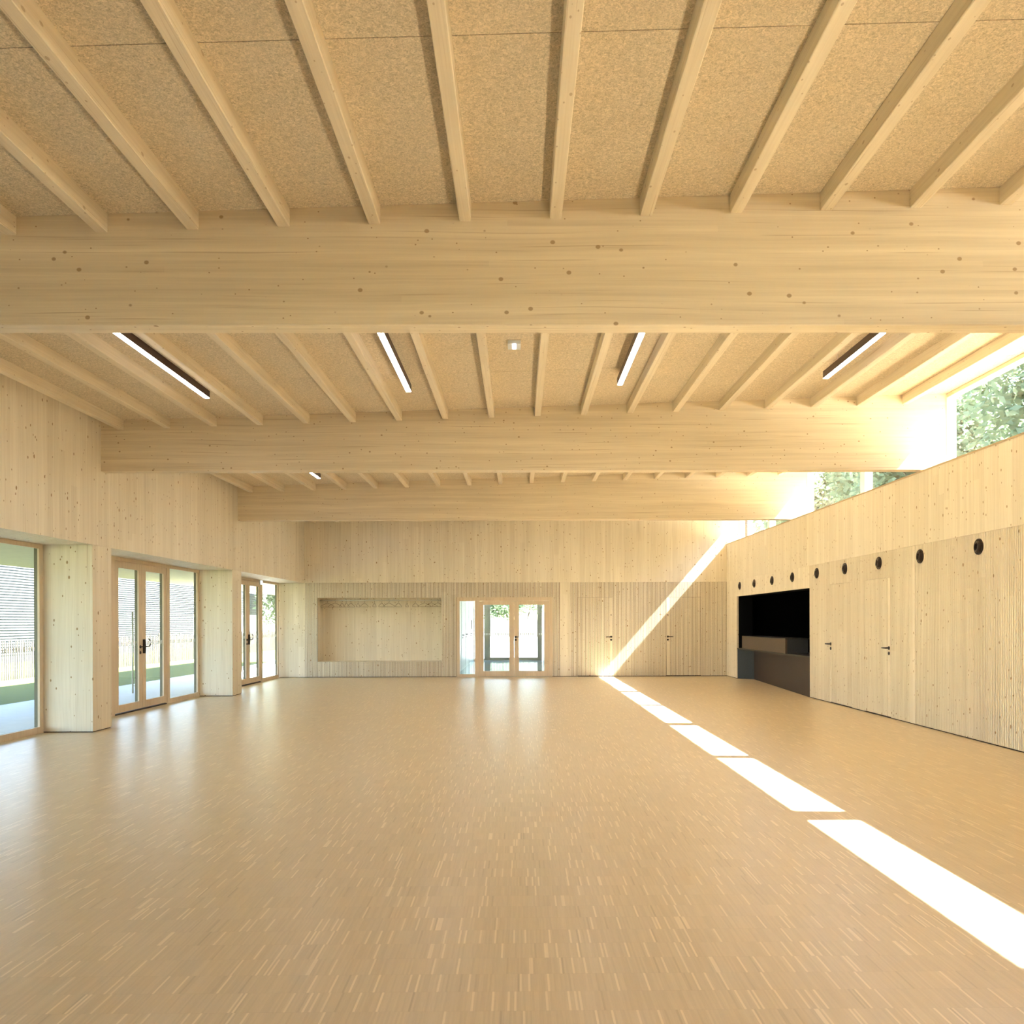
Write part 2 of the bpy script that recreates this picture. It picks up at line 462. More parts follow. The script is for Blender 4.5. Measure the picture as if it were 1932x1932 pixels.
# ------------------------------------------------------------------ garden doors in the left wall
OPEN_ALL = [(0.55, 5.45), (5.97, 10.884), (11.384, 16.169), (16.693, 21.50)]
def garden_unit(idx, y0, y1, label, full):
    t = thing('door_%d' % idx, label, 'glazed door', (XD, (y0 + y1) / 2, 0), kind='structure')
    xi, xm, xo = XD, XD - 0.028, XD - 0.075
    fw = 0.085                                   # fixed outer frame
    mul = 0.12                                   # mullions between door pair and sidelights
    Y4 = y1 - fw; Y3 = y1 - 1.36                 # sidelight (far)
    P1 = Y3 - mul                                # door pair far edge
    mid = P1 - 0.945
    P0 = mid - 0.945
    Y1_ = P0 - mul; Y0 = y0 + fw
    # frame: inner wood and outer cladding
    for nm, mt, xa, xb in (('frame', 'frame', xm, xi), ('cladding', 'clad', xo, xm)):
        bm = bmesh.new()
        e = 0 if nm == 'frame' else 0.006
        box(bm, xa, xb, y0, y0 + fw - e, 0, ZG - 0.002); box(bm, xa, xb, y1 - fw + e, y1, 0, ZG - 0.002)
        box(bm, xa, xb, Y3 - mul + e, Y3 - e, 0, ZG - 0.06); box(bm, xa, xb, Y1_ + e, P0 - e, 0, ZG - 0.06)
        box(bm, xa, xb, y0 + fw, y1 - fw, ZG - 0.06 + e, ZG - 0.002)
        for a, b in ((Y0, Y1_), (Y3, Y4)): box(bm, xa, xb, a, b, 0, 0.085 - e)
        obj(nm, bm, mt, t)
    pbox('threshold', 'gap', t, xo, xi - 0.004, P0, P1, 0.0, 0.014)
    for a, b in ((Y0, Y1_), (Y3, Y4)):
        if b - a < 0.1: continue
        bm = bmesh.new(); box(bm, xm - 0.006, xm, a - 0.01, b + 0.01, 0.078, ZG - 0.052)
        p = obj('sidelight_pane', bm, 'glass', t)
        markers(p, a, b, xm + 0.0005)
    for k, (a, b) in enumerate(((P0, mid), (mid, P1))):
        leaf = part('door_leaf', 'frame', t, frame_box, 'X', a + 0.003, b - 0.003, 0.03, ZG - 0.063, 0.125, xm, xi - 0.004, wb=0.12, wt=0.105)
        part('cladding', 'clad', leaf, frame_box, 'X', a + 0.003, b - 0.003, 0.03, ZG - 0.063, 0.119, xo, xm - 0.0005, wb=0.114, wt=0.10)
        bm = bmesh.new(); box(bm, xm - 0.006, xm, a + 0.12, b - 0.12, 0.14, ZG - 0.16)
        obj('pane', bm, 'glass', leaf)
        bm = bmesh.new(); mk(bm, a + 0.14, b - 0.14, xm + 0.0005)
        obj('glazing_markers', bm, 'white', leaf)
        if k == 0:
            bm = bmesh.new(); tube(bm, [(XD - 0.14, b - 0.06, 0.276), (XD - 0.14, b - 0.06, 1.62)], 0.013, 10)
            for z in (0.40, 1.50): tube(bm, [(XD - 0.14, b - 0.06, z), (xo - 0.001, b - 0.06, z)], 0.008, 8)
            obj('pull_bar', bm, 'steel', leaf, True)
            bm = bmesh.new(); lathe(bm, [(0.026, 0), (0.026, 0.010), (0.020, 0.013)], (xi - 0.004, b - 0.085, 1.04), (1, 0, 0), 18)
            tube(bm, [(xi + 0.005, b - 0.085, 1.04), (xi + 0.055, b - 0.085, 1.04), (xi + 0.062, b - 0.07, 1.04), (xi + 0.064, b + 0.10, 1.045), (xi + 0.064, b + 0.125, 1.055),
                      (xi + 0.064, b + 0.135, 1.08), (xi + 0.064, b + 0.135, 1.135), (xi + 0.064, b + 0.12, 1.155), (xi + 0.06, b + 0.085, 1.165)], 0.0095, 10)
            obj('lever_handle', bm, 'black_metal', leaf, True)
            bm = bmesh.new(); lathe(bm, [(0.024, 0), (0.024, 0.010), (0.012, 0.012)], (xi - 0.004, b - 0.085, 0.945), (1, 0, 0), 18)
            obj('lock_rose', bm, 'black_metal', leaf, True)
        else:
            bm = bmesh.new()
            prof = [(a + 0.010, 0.93), (a + 0.040, 0.93), (a + 0.055, 0.97), (a + 0.062, 1.045), (a + 0.055, 1.12), (a + 0.040, 1.16), (a + 0.010, 1.16)]
            lo = [bm.verts.new((xi - 0.004, y, z)) for y, z in prof]; hi = [bm.verts.new((xi + 0.03, y, z)) for y, z in prof]
            bm.faces.new(lo); bm.faces.new(hi)
            for i in range(len(prof)): bm.faces.new((lo[i], lo[(i + 1) % 7], hi[(i + 1) % 7], hi[i]))
            obj('panic_lock_case', bm, 'black_metal', leaf)
    return t
def mk(bm, a, b, x):
    y = a + 0.02
    while y < b - 0.02:
        box(bm, x, x + 0.001, y, y + 0.018, 1.07, 1.13); y += 0.055
def markers(p, a, b, x):
    bm = bmesh.new(); mk(bm, a + 0.02, b - 0.02, x); obj('glazing_markers', bm, 'white', p)
garden_unit(1, *OPEN_ALL[1], 'timber garden doors and sidelights at the left edge of the picture', False)
garden_unit(2, *OPEN_ALL[2], 'timber double garden door with sidelights between the two spruce piers', True)
garden_unit(3, *OPEN_ALL[3], 'timber garden doors with sidelight nearest the back wall', True)
garden_unit(9, *OPEN_ALL[0], 'timber garden doors beside the camera, beyond the left edge', False)

# ------------------------------------------------------------------ back wall
wb = thing('wall_back', 'spruce back wall, plain boards above and grooved panels below', 'wall', (0, YB, 0), kind='structure')
XS = [XPL + 0.2, XL - 0.001, -3.796, -1.959, -1.019, 0.816, 2.677, 4.529, XW + 0.1]
for a, b in zip(XS, XS[1:]):
    part('wall_panel', 'wall', wb, slope_box, a + g, b - g, YB, YB + 0.05, lambda x: ZG + 0.002, lambda x: ceil_z(x) + 0.02)
def gp(plane, a, b, z0, z1, face, sign, par):
    o = part('grooved_panel', 'wall', par, grooved, plane, a + g, b - g, z0, z1, face, sign)
    o.data.materials.append(M['fleece'])
    return o
ZP = 0.014
NX0, NX1, NZ0, NZ1 = -5.245, -2.023, 0.406, 2.073
EX0, EX1, EZ = -1.631, 0.865, 2.077
D1 = (1.535, 2.443); D2 = (3.850, 4.752); DZ = 2.065
gp('Y', XL, NX0, ZP, ZG, YB, 1, wb)
gp('Y', NX0, NX1, NZ1, ZG, YB, 1, wb)
gp('Y', NX0, NX1, ZP, NZ0, YB, 1, wb)
gp('Y', NX1, EX0, ZP, ZG, YB, 1, wb)
gp('Y', EX0, EX1, EZ, ZG, YB, 1, wb)
gp('Y', EX1, 1.064, ZP, ZG, YB, 1, wb)
pbox('wall_panel', 'wall', wb, 1.064 + g, 1.327 - g, YB, YB + 0.03, ZP, ZG)
gp('Y', 1.327, D1[0], ZP, ZG, YB, 1, wb)
gp('Y', D1[0], D1[1], DZ + 0.004, ZG, YB, 1, wb)
gp('Y', D1[1], D2[0], ZP, ZG, YB, 1, wb)
gp('Y', D2[0], D2[1], DZ + 0.004, ZG, YB, 1, wb)
gp('Y', D2[1], XR + 0.03, ZP, ZG, YB, 1, wb)
bm = bmesh.new()
yb0, yb1 = YB + 0.055, YB + 0.12
for (a, b, z0, z1) in ((XPL + .2, NX0 - 0.02, 0, 4.6), (NX0 - .02, NX1 + .02, NZ1 + .03, 4.6), (NX0 - .02, NX1 + .02, 0, NZ0 - .03), (NX1 + .02, EX0 - .005, 0, 4.6),
                       (EX0 - .005, EX1 + .005, EZ + .005, 4.6), (EX1 + .005, 6.0, 0, 4.6)):
    box(bm, a, b, yb0, yb1, z0, z1)
obj('wall_core', bm, 'gap', wb)
# coat niche
nd = YB + 0.58
nic = [('niche_back', NX0 - .02, NX1 + .02, nd, nd + .02, NZ0 - .02, NZ1 + .02), ('niche_side', NX0 - .02, NX0, YB + .031, nd, NZ0 - .02, NZ1 + .02),
       ('niche_side', NX1, NX1 + .02, YB + .031, nd, NZ0 - .02, NZ1 + .02), ('niche_shelf', NX0, NX1, YB + .031, nd, NZ0 - .02, NZ0), ('niche_top', NX0, NX1, YB + .031, nd, NZ1, NZ1 + .02)]
for r in nic: pbox(r[0], 'wall', wb, *r[1:])
pbox('skirting_gap', 'gap', wb, XL, EX0 - 0.01, YB + 0.012, YB + 0.03, 0.0, ZP)
pbox('skirting_gap', 'gap', wb, EX1 + 0.01, XR, YB + 0.012, YB + 0.03, 0.0, ZP)

def lever(par, p, n, d, cyl=True, mat='black_metal'):
    """door lever: p = rose centre on the door face, n = outward normal, d = lever direction"""
    p, n, d = Vector(p), Vector(n), Vector(d)
    bm = bmesh.new(); lathe(bm, [(0.027, 0), (0.027, 0.008), (0.022, 0.011), (0.011, 0.012), (0.011, 0.045)], p, n, 18)
    tube(bm, [p + n * .040 - d * .008, p + n * .046 + d * .01, p + n * .048 + d * .07, p + n * .048 + d * .135], [0.012, 0.012, 0.011, 0.0095], 10)
    obj('lever_handle', bm, mat, par, True)
    if cyl:
        bm = bmesh.new(); lathe(bm, [(0.026, 0), (0.026, 0.008), (0.020, 0.011), (0.010, 0.011), (0.010, 0.014)], p - Vector((0, 0, 0.078)), n, 18)
        obj('lock_rose', bm, mat, par, True)
def flush_door(idx, label, plane, a, b, face, sign, hand, hdir, pin=True):
    loc = ((a + b) / 2, face, 0) if plane == 'Y' else (face, (a + b) / 2, 0)
    t = thing('door_%d' % idx, label, 'door', loc, kind='structure')
    dl = part('door_leaf', 'wall', t, grooved, plane, a + .003, b - .003, 0.022, DZ, face, sign)
    dl.data.materials.append(M['fleece'])
    bmx = bmesh.new()
    if plane == 'Y': box(bmx, a + .003, b - .003, face + .014, face + .03, 0.0, 0.022)
    else: box(bmx, face + .014, face + .03, a + .003, b - .003, 0.0, 0.022)
    obj('door_gap', bmx, 'gap', t)
    n = Vector((0, -1, 0)) if plane == 'Y' else Vector((-1, 0, 0))
    p = Vector((hand, face, 1.035)) if plane == 'Y' else Vector((face, hand, 1.03))
    # smooth strip behind the ironmongery
    s = 0.035
    bmx = bmesh.new()
    if plane == 'Y': box(bmx, hand - s, hand + s - .004, face - .001, face + .02, 0.024, DZ - .002)
    else: box(bmx, face - .001, face + .02, hand - s, hand + s - .004, 0.024, DZ - .002)
    obj('lock_stile', bmx, 'wall', t)
    lever(t, p + n * .001, n, hdir)
    if pin:
        bmx = bmesh.new(); lathe(bmx, [(0.014, 0), (0.014, 0.006), (0.009, 0.008)], p + n * .001 + Vector((0, 0, 0.57)), n, 14)
        obj('occupancy_knob', bmx, 'black_metal', t, True)
    return t
flush_door(4, 'flush grooved door in back wall right of the glazed entrance', 'Y', D1[0], D1[1], YB, 1, 2.405, (-1, 0, 0))
flush_door(5, 'flush grooved door in back wall nearest the right corner', 'Y', D2[0], D2[1], YB, 1, 3.888, (1, 0, 0))

# glazed entrance in the back wall
en = thing('door_6', 'glazed timber double entrance door with narrow sidelight in back wall', 'glazed door', (-0.38, YB, 0), kind='structure')
ya, ym, yc = YB - 0.02, YB + 0.035, YB + 0.085
bm = bmesh.new()
box(bm, EX0, EX0 + 0.085, ya, yc, 0, EZ); box(bm, EX1 - 0.075, EX1, ya, yc, 0, EZ)
box(bm, -1.152, -1.036, ya, yc, 0, EZ - 0.10); box(bm, EX0 + 0.085, EX1 - 0.075, ya, yc, EZ - 0.098, EZ)
box(bm, EX0 + 0.085, -1.152, ya, yc, 0, 0.072)
obj('frame', bm, 'frame', en)
pbox('threshold', 'steel', en, -1.036, EX1 - 0.075, ya + 0.03, yc, 0.0, 0.016)
bm = bmesh.new(); box(bm, EX0 + 0.08, -1.147, ym, ym + .006, 0.068, EZ - 0.094); obj('sidelight_pane', bm, 'glass', en)
for k, (a, b, ga, gb) in enumerate(((-1.034, -0.126, -0.927, -0.255), (-0.124, 0.786, -0.001, 0.657))):
    bm = bmesh.new()
    y0, y1 = ya + 0.006, yc - 0.006
    box(bm, a, ga, y0, y1, 0.018, EZ - 0.102); box(bm, gb, b, y0, y1, 0.018, EZ - 0.102)
    box(bm, ga, gb, y0, y1, 0.018, 0.15); box(bm, ga, gb, y0, y1, 1.88, EZ - 0.102)
    leaf = obj('door_leaf', bm, 'frame', en)
    bm = bmesh.new(); box(bm, ga - .008, gb + .008, ym, ym + .006, 0.142, 1.888); obj('pane', bm, 'glass', leaf)
    bm = bmesh.new()
    x = ga + 0.025
    while x < gb - 0.03: box(bm, x, x + 0.018, ym - 0.0015, ym - 0.0005, 1.09, 1.14); x += 0.055
    obj('glazing_markers', bm, 'white', leaf)
    if k: lever(leaf, (-0.085, y0, 1.04), Vector((0, -1, 0)), Vector((1, 0, 0)))

# ------------------------------------------------------------------ right wall
wr = thing('wall_right', 'spruce right wall below the clerestory windows', 'wall', (XR, 8, 0), kind='structure')
YO0, YO1, ZO = 15.431, 20.593, 2.05          # kitchen opening
ys = [YF, -3.4, -0.6, 2.2, 5.0, 7.8, 9.62, 12.4, 15.2, 18.0, YB - 0.001]
for a, b in zip(ys, ys[1:]):
    pbox('wall_panel', 'wall', wr, XR, XR + 0.03, a + g, b - g, ZG + 0.002, ZS - 0.022)
pbox('wall_panel', 'wall', wr, XR, XR + 0.045, YO1, YB - .001, ZP, ZG)
pbox('wall_panel', 'wall', wr, XR, XR + 0.045, YO0, YO1, ZO, ZG)
R1 = (13.488, 14.410); R2 = (12.052, 12.961)
gp('X', R1[1], YO0, ZP, ZG, XR, 1, wr)
gp('X', R1[0], R1[1], DZ + .004, ZG, XR, 1, wr)
gp('X', R2[1], R1[0], ZP, ZG, XR, 1, wr)
gp('X', R2[0], R2[1], DZ + .004, ZG, XR, 1, wr)
gp('X', 11.459, R2[0], ZP, ZG, XR, 1, wr)
pbox('wall_panel', 'wall', wr, XR, XR + .03, 11.305 + g, 11.459 - g, ZP, ZG)
yy = 11.305
for w in (0.46, 1.25, 1.25, 1.25, 1.25, 2.5, 2.5, 2.5, 2.5):
    gp('X', yy - w, yy, ZP, ZG, XR, 1, wr); yy -= w
pbox('wall_panel', 'wall', wr, XR, XR + .03, YF, yy - g, ZP, ZG)
bm = bmesh.new()
for (a, b, z0, z1) in ((YF, YO0 - .0, 0, ZS - .03), (YO0, YO1, ZO + .0, ZS - .03), (YO1, YB + .05, 0, ZS - .03)):
    box(bm, XR + .046, XR + .40, a, b, z0, z1)
obj('wall_core', bm, 'black', wr)
pbox('skirting_gap', 'gap', wr, XR + .012, XR + .03, YF, YO0 - .001, 0.0, ZP)
pbox('skirting_gap', 'gap', wr, XR + .012, XR + .045, YO1 + .001, YB, 0.0, ZP)
sill = pbox('trim_1', 'trim', None, XR - 0.006, XW + 0.14, YF, YB - .002, ZS - 0.022, ZS)
tag(sill, 'long spruce window sill capping the right wall under the clerestory', 'window sill', kind='structure')
flush_door(7, 'flush door in right wall next to the black kitchen opening', 'X', R1[0], R1[1], XR, 1, 14.372, (0, 1, 0), False)
flush_door(8, 'flush door in right wall, the one nearer the camera', 'X', R2[0], R2[1], XR, 1, 12.100, (0, 1, 0), False)

# kitchen alcove behind the opening
kx = 8.2
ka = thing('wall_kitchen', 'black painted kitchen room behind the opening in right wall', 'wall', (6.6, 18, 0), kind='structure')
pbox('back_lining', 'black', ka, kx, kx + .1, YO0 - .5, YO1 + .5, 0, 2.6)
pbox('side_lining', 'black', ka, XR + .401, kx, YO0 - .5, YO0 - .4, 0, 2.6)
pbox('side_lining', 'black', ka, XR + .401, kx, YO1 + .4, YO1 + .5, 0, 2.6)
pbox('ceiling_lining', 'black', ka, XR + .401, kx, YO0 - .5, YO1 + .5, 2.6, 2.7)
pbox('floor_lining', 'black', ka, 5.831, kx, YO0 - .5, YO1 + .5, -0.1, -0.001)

# bar
bar = thing('bar_counter', 'dark brown bar counter with raised taupe front in the black opening', 'bar counter', (5.8, 18, 0))
part('base_panel', 'bar_base', bar, prism, [(5.445, 15.436), (5.784, 20.30), (5.83, 20.30), (5.83, 15.436)], 0.0, 0.735)
part('end_panel', 'bar_grey', bar, prism, [(5.452, 20.588), (5.452, 20.575), (5.784, 20.302), (5.83, 20.302), (5.83, 20.588)], 0.0, 0.735)
part('worktop', 'bar_top', bar, prism, [(5.442, 15.436), (5.442, 20.588), (6.1, 20.588), (6.1, 15.436)], 0.736, 0.765)
pbox('raised_front', 'bar_box', bar, 5.462, 5.50, 16.914, 20.212, 0.766, 1.055)
pbox('raised_end', 'bar_grey', bar, 5.501, 5.93, 16.914, 16.95, 0.766, 1.055)
pbox('raised_top', 'bar_top', bar, 5.462, 5.96, 16.914, 20.212, 1.056, 1.075)

# air nozzles
VY = [20.293, 19.043, 17.696, 16.380, 15.030, 13.736, 12.433, 11.149, 9.722]
ORD = ['first', 'second', 'third', 'fourth', 'fifth', 'sixth', 'seventh', 'eighth', 'ninth']
VL = ['round black air nozzle at the back corner end of the row on right wall',
      'round black air nozzle, second from the back corner, above the kitchen opening',
      'round black air nozzle, third from the back corner, above the kitchen opening',
      'round black air nozzle, fourth from the back corner, above the kitchen opening',
      'round black air nozzle just past the near edge of the kitchen opening',
      'round black air nozzle above the flush door beside the kitchen opening',
      'round black air nozzle above the nearer flush door of right wall',
      'round black air nozzle, second nearest the camera on right wall',
      'largest round black air nozzle, nearest the camera on right wall']
def vent():
    root = empty('air_nozzle', (XR, 0, 0))
    bm = bmesh.new(); lathe(bm, [(0.096, 0.0), (0.096, 0.010), (0.092, 0.014), (0.082, 0.012), (0.076, 0.0)], (XR, 0, 0), (-1, 0, 0), 32, False)
    obj('ring', bm, 'vent', root, True)
    bm = bmesh.new(); lathe(bm, [(0.0765, 0.001), (0.074, 0.016), (0.066, 0.030), (0.055, 0.037), (0.047, 0.036), (0.043, 0.026), (0.040, 0.006), (0.040, 0.002)], (XR, 0, 0), (-1, 0.12, 0.1), 32, False)
    obj('ball_nozzle', bm, 'vent', root, True)
    bm = bmesh.new(); lathe(bm, [(0.075, 0.0005), (0.075, 0.003)], (XR, 0, 0), (-1, 0, 0), 32)
    obj('throat', bm, 'hole', root)
    return root
v0 = vent()
for i, y in enumerate(VY):
    o = v0 if i == 0 else copy_tree(v0)
    o.location = (XR - 0.0005, y, 2.302)
    tag(o, VL[i], 'air vent', 'air nozzles along the right wall')

# ------------------------------------------------------------------ clerestory windows
def clerestory(idx, y0, y1, label, post0=True):
    t = thing('window_%d' % idx, label, 'window', (XW, (y0 + y1) / 2, ZS), kind='structure')
    xa, xb, xg = XW + 0.03, XW + 0.16, XW + 0.10
    zt = 4.435
    mid = (y0 + y1) / 2 - 0.05
    bm = bmesh.new()
    box(bm, xa, xb, y0, y0 + 0.09, ZS, zt + .05); box(bm, xa, xb, y1 - 0.012, y1 + 0.01, ZS, zt + .05)
    box(bm, xa, xb, mid - 0.09, mid + 0.09, ZS + .06, zt)
    obj('frame', bm, 'pale', t)
    bm = bmesh.new()
    box(bm, xa, xb, y0 + .09, y1 - .012, ZS, ZS + 0.06); box(bm, xa, xb, y0 + .09, y1 - .012, zt, zt + 0.05)
    obj('rail', bm, 'frame_y', t)
    for a, b in ((y0 + .085, mid - .085), (mid + .085, y1 - .008)):
        bm = bmesh.new(); box(bm, xg, xg + .006, a, b, ZS + .055, zt + .005); obj('pane', bm, 'glass', t)
BE = [-5.25, 0.25] + BEAM_Y + [YB - 0.02]
CL = ['clerestory window behind the camera, above the right wall', 'clerestory window beside the camera, in front of the nearest beam',
      'clerestory window at the right edge, between the nearest and middle beams', 'clerestory window between the middle and the far beams',
      'clerestory window between the far beam and the back wall']
for i in range(5):
    y0 = BE[i] + (BT if i else BT); y1 = BE[i + 1]
    clerestory(i + 1, y0 + 0.0, y1, CL[i])

op = thing('window_opener', 'small brown window fitting standing on the clerestory sill near the back wall', 'window fitting', (5.70, 19.2, ZS))
for k, (dy, hh) in enumerate(((0.0, .10), (.10, .13))):
    bm = bmesh.new()
    prof = [(19.17 + dy, ZS), (19.23 + dy, ZS), (19.27 + dy, ZS + hh * .6), (19.24 + dy, ZS + hh), (19.19 + dy, ZS + hh * .55)]
    lo = [bm.verts.new((5.70, y_, z_)) for y_, z_ in prof]; hi = [bm.verts.new((5.735, y_, z_)) for y_, z_ in prof]
    bm.faces.new(lo); bm.faces.new(hi[::-1])
    for i in range(5): bm.faces.new((lo[i], hi[i], hi[(i + 1) % 5], lo[(i + 1) % 5]))
    obj('bracket', bm, 'bar_box', op)

# ------------------------------------------------------------------ ceiling, purlins, roof
ce = thing('ceiling', 'gently sloping wood fibre ceiling carried by spruce purlins', 'ceiling', (0, 8, 4.3), kind='structure')
PC = [-0.36 + 0.62 * k for k in range(-8, 10)]
PW, PH = 0.082, 0.124
bays = [(YF, BEAM_Y[0]), (BEAM_Y[0] + BT, BEAM_Y[1]), (BEAM_Y[1] + BT, BEAM_Y[2]), (BEAM_Y[2] + BT, YB)]
for bi, (a, b) in enumerate(bays):
    proto = None
    for x in PC:
        if proto is None:
            bm = bmesh.new(); box(bm, -PW / 2, PW / 2, a + .001, b - .001, -PH, 0.02)
            bmesh.ops.bevel(bm, geom=[e for e in bm.edges if abs(e.verts[0].co.y - e.verts[1].co.y) > .5 and e.verts[0].co.z < -.1], offset=0.004, segments=1, affect='EDGES')
            proto = obj('purlin', bm, 'purlin'); o = proto
        else:
            o = proto.copy(); C.objects.link(o)
        o.location = (x, 0, ceil_z(x))
        attach(o, ce)
    edges = [XL] + PC + [XW + 0.16]
    step = 1.62
    cuts = [b]
    while cuts[-1] - step * (1 if len(cuts) == 1 else 1.54) > a + 0.4: cuts.append(cuts[-1] - step * (1 if len(cuts) == 1 else 1.54))
    cuts.append(a); cuts = cuts[::-1]
    for c0, c1 in zip(cuts, cuts[1:]):
        mp = None
        for i in range(len(edges) - 1):
            x0, x1 = edges[i], edges[i + 1]
            wdt = x1 - x0
            reg = abs(wdt - 0.62) < 1e-6
            if reg and mp is not None:
                o = bpy.data.objects.new('ceiling_panel', mp); C.objects.link(o)
            else:
                bm = bmesh.new(); slope_box(bm, 0, wdt, c0 + .003, c1 - .003, lambda q: .0313 * q, lambda q: .0313 * q + .025)
                o = obj('ceiling_panel', bm, 'fibre')
                if reg: mp = o.data
            o.location = (x0, 0, ceil_z(x0)); attach(o, ce)
bm = bmesh.new(); slope_box(bm, XPL - .1, 6.02, YF - .2, YB + .6, lambda q: ceil_z(q) + .026, lambda q: ceil_z(q) + .30)
obj('roof_deck', bm, 'roofing', ce)
BL = ['massive knotty glulam beam nearest the camera, spanning the whole picture width', 'glulam beam in the middle of the three, its left end on the wall',
      'glulam beam farthest away, just before the back wall']
for y, l in zip(BEAM_Y, BL):
    bm = bmesh.new(); slope_box(bm, XL + .001, XW + .029, y, y + BT, lambda q: ZBM, lambda q: ceil_z(q) + .024)
    bmesh.ops.bevel(bm, geom=[e for e in bm.edges if abs(e.verts[0].co.x - e.verts[1].co.x) > 5 and e.verts[0].co.z < 3.6], offset=0.006, segments=1, affect='EDGES')
    tag(obj('glulam_beam', bm, 'beam'), l, 'beam', 'glulam roof beams')
# wall behind the camera
wf = thing('wall_front', 'spruce wall behind the camera closing the hall', 'wall', (0, YF, 0), kind='structure')
for k in range(6):
    a = XL + k * (XR - XL) / 6; b = XL + (k + 1) * (XR - XL) / 6
    pbox('wall_panel', 'wall', wf, a + g, b - g, YF - .06, YF, 0, 4.2)
pbox('wall_core', 'gap', wf, XPL, 6.0, YF - .16, YF - .061, -.1, 4.7)

# ------------------------------------------------------------------ luminaires
def lamp():
    r = empty('linear_luminaire', (0, 0, 0))
    bm = bmesh.new(); box(bm, -.031, .031, -1.11, 1.11, 0.004, 0.085); obj('housing', bm, 'housing', r)
    bm = bmesh.new(); box(bm, -.0285, .0285, -1.108, 1.108, 0.0, 0.0039); obj('diffuser', bm, 'diffuser', r)
    for y in (-.75, .75):
        bm = bmesh.new(); tube(bm, [(0, y, .085), (0, y, .168)], 0.005, 8); obj('hanger_rod', bm, 'pale', r)
    return r
LX = [-3.60, -1.27, 1.18, 3.58]
LLa = ['lit linear luminaire at the far left of the four behind the nearest beam', 'lit linear luminaire left of the picture centre, behind the nearest beam',
       'lit linear luminaire right of the picture centre, behind the nearest beam', 'lit linear luminaire at the far right, near the clerestory']
LLb = ['lit linear luminaire whose tip shows beneath the middle beam at left', 'lit linear luminaire hidden behind the middle beam, second from the left',
       'lit linear luminaire hidden behind the middle beam, third from the left', 'lit linear luminaire hidden behind the middle beam, nearest the clerestory']
LLc = ['added unseen fill luminaire behind the far beam, leftmost', 'added unseen fill luminaire behind the far beam, second from the left',
       'added unseen fill luminaire behind the far beam, third from the left', 'added unseen fill luminaire behind the far beam, nearest the clerestory']  # unseen row, added to brighten the back wall and floor
l0 = lamp()
first = True
for yc_, labs in ((8.49, LLa), (13.84, LLb), (19.15, LLc)):
    for x, l in zip(LX, labs):
        o = l0 if first else copy_tree(l0); first = False
        o.location = (x, yc_ - (0.35 if yc_ > 10 and x > -3 else 0.0), ceil_z(x) - .170)
        tag(o, l, 'ceiling light', 'linear luminaires')

# emergency lights
e1 = thing('emergency_light', 'small white square emergency light under the ceiling panels', 'emergency light', (-0.04, 8.52, ceil_z(0)))
z = ceil_z(0) - 0.003
pbox('body', 'em_body', e1, -.105, .025, 8.42, 8.60, z - .045, z)
pbox('base_plate', 'pale', e1, -.11, .03, 8.415, 8.615, z - .010, z - .001)
bm = bmesh.new(); box(bm, -.058, -.022, 8.41, 8.57, z - .052, z - .0455); obj('light_strip', bm, 'em_led', e1)
e2 = thing('emergency_light', 'small glowing emergency light over the garden door near the back wall', 'emergency light', (-6.2, 19.95, 2.38))
pbox('body', 'em_body', e2, XD + .001, XD + .03, 19.90, 20.02, 2.345, 2.45)
pbox('lens', 'em_body2', e2, XD + .0305, XD + .042, 19.91, 20.01, 2.355, 2.44)

# ------------------------------------------------------------------ coat rail and hangers
rl = thing('coat_rail', 'thin metal coat rail hung from the top of the wall niche', 'coat rail', (-3.6, 21.86, 2.0))
RY, RZ = 21.86, 2.010
bm = bmesh.new(); tube(bm, [(NX0 + .001, RY, RZ), (NX1 - .001, RY, RZ)], 0.014, 10); obj('rail', bm, 'rail', rl, True)
for x in (-4.59, -3.95, -3.31, -2.67):
    bm = bmesh.new(); tube(bm, [(x, RY, RZ + .013), (x, RY, NZ1 - .0005)], 0.011, 8); obj('drop_rod', bm, 'rail', rl, True)
def hanger():
    bm = bmesh.new()
    hk = [(0, 0, -.062), (0, 0, -.030), (.010, 0, -.022), (.019, 0, -.008), (.019, 0, .006), (.010, 0, .018), (-.002, 0, .021), (-.013, 0, .016)]
    tube(bm, hk, 0.0035, 6)
    o = obj('wire_hanger', bm, 'wire', None, True)
    bm = bmesh.new()
    tube(bm, [(0, 0, -.060), (.165, 0, -.140), (.178, 0, -.156), (.168, 0, -.168), (-.168, 0, -.168), (-.178, 0, -.156), (-.165, 0, -.140)], 0.0042, 6, True)
    obj('shoulder_wire', bm, 'wire', o, True)
    return o
HX = [(345, 150), (440, 150), (525, 22), (580, 30), (635, 55), (722, 12), (800, 70), (922, 15), (1012, 50), (1100, 130), (1217, 55), (1322, 10), (1425, 55), (1535, 150), (1620, 145), (1700, 130)]
ORDW = ['leftmost', 'second', 'third', 'fourth', 'fifth', 'sixth', 'seventh', 'eighth', 'ninth', 'tenth', 'eleventh', 'twelfth', 'thirteenth', 'fourteenth', 'fifteenth', 'rightmost']
h0 = hanger()
for i, (hx, hw) in enumerate(HX):
    o = h0 if i == 0 else copy_tree(h0)
    x = -5.245 + (hx - 257) / (1755 - 257) * 3.222
    ang = math.acos(min(0.995, hw / 165.0)) 
    o.location = (x, RY, RZ - .003); o.rotation_euler = (0, 0, ang)
    w = ORDW[i]
    lab = ('%s wire coat hanger on the rail in the wall niche' % w) if w in ('leftmost', 'rightmost') else ('%s wire coat hanger from the left on the niche rail' % w)
    tag(o, lab, 'coat hanger', 'wire hangers on the coat rail')

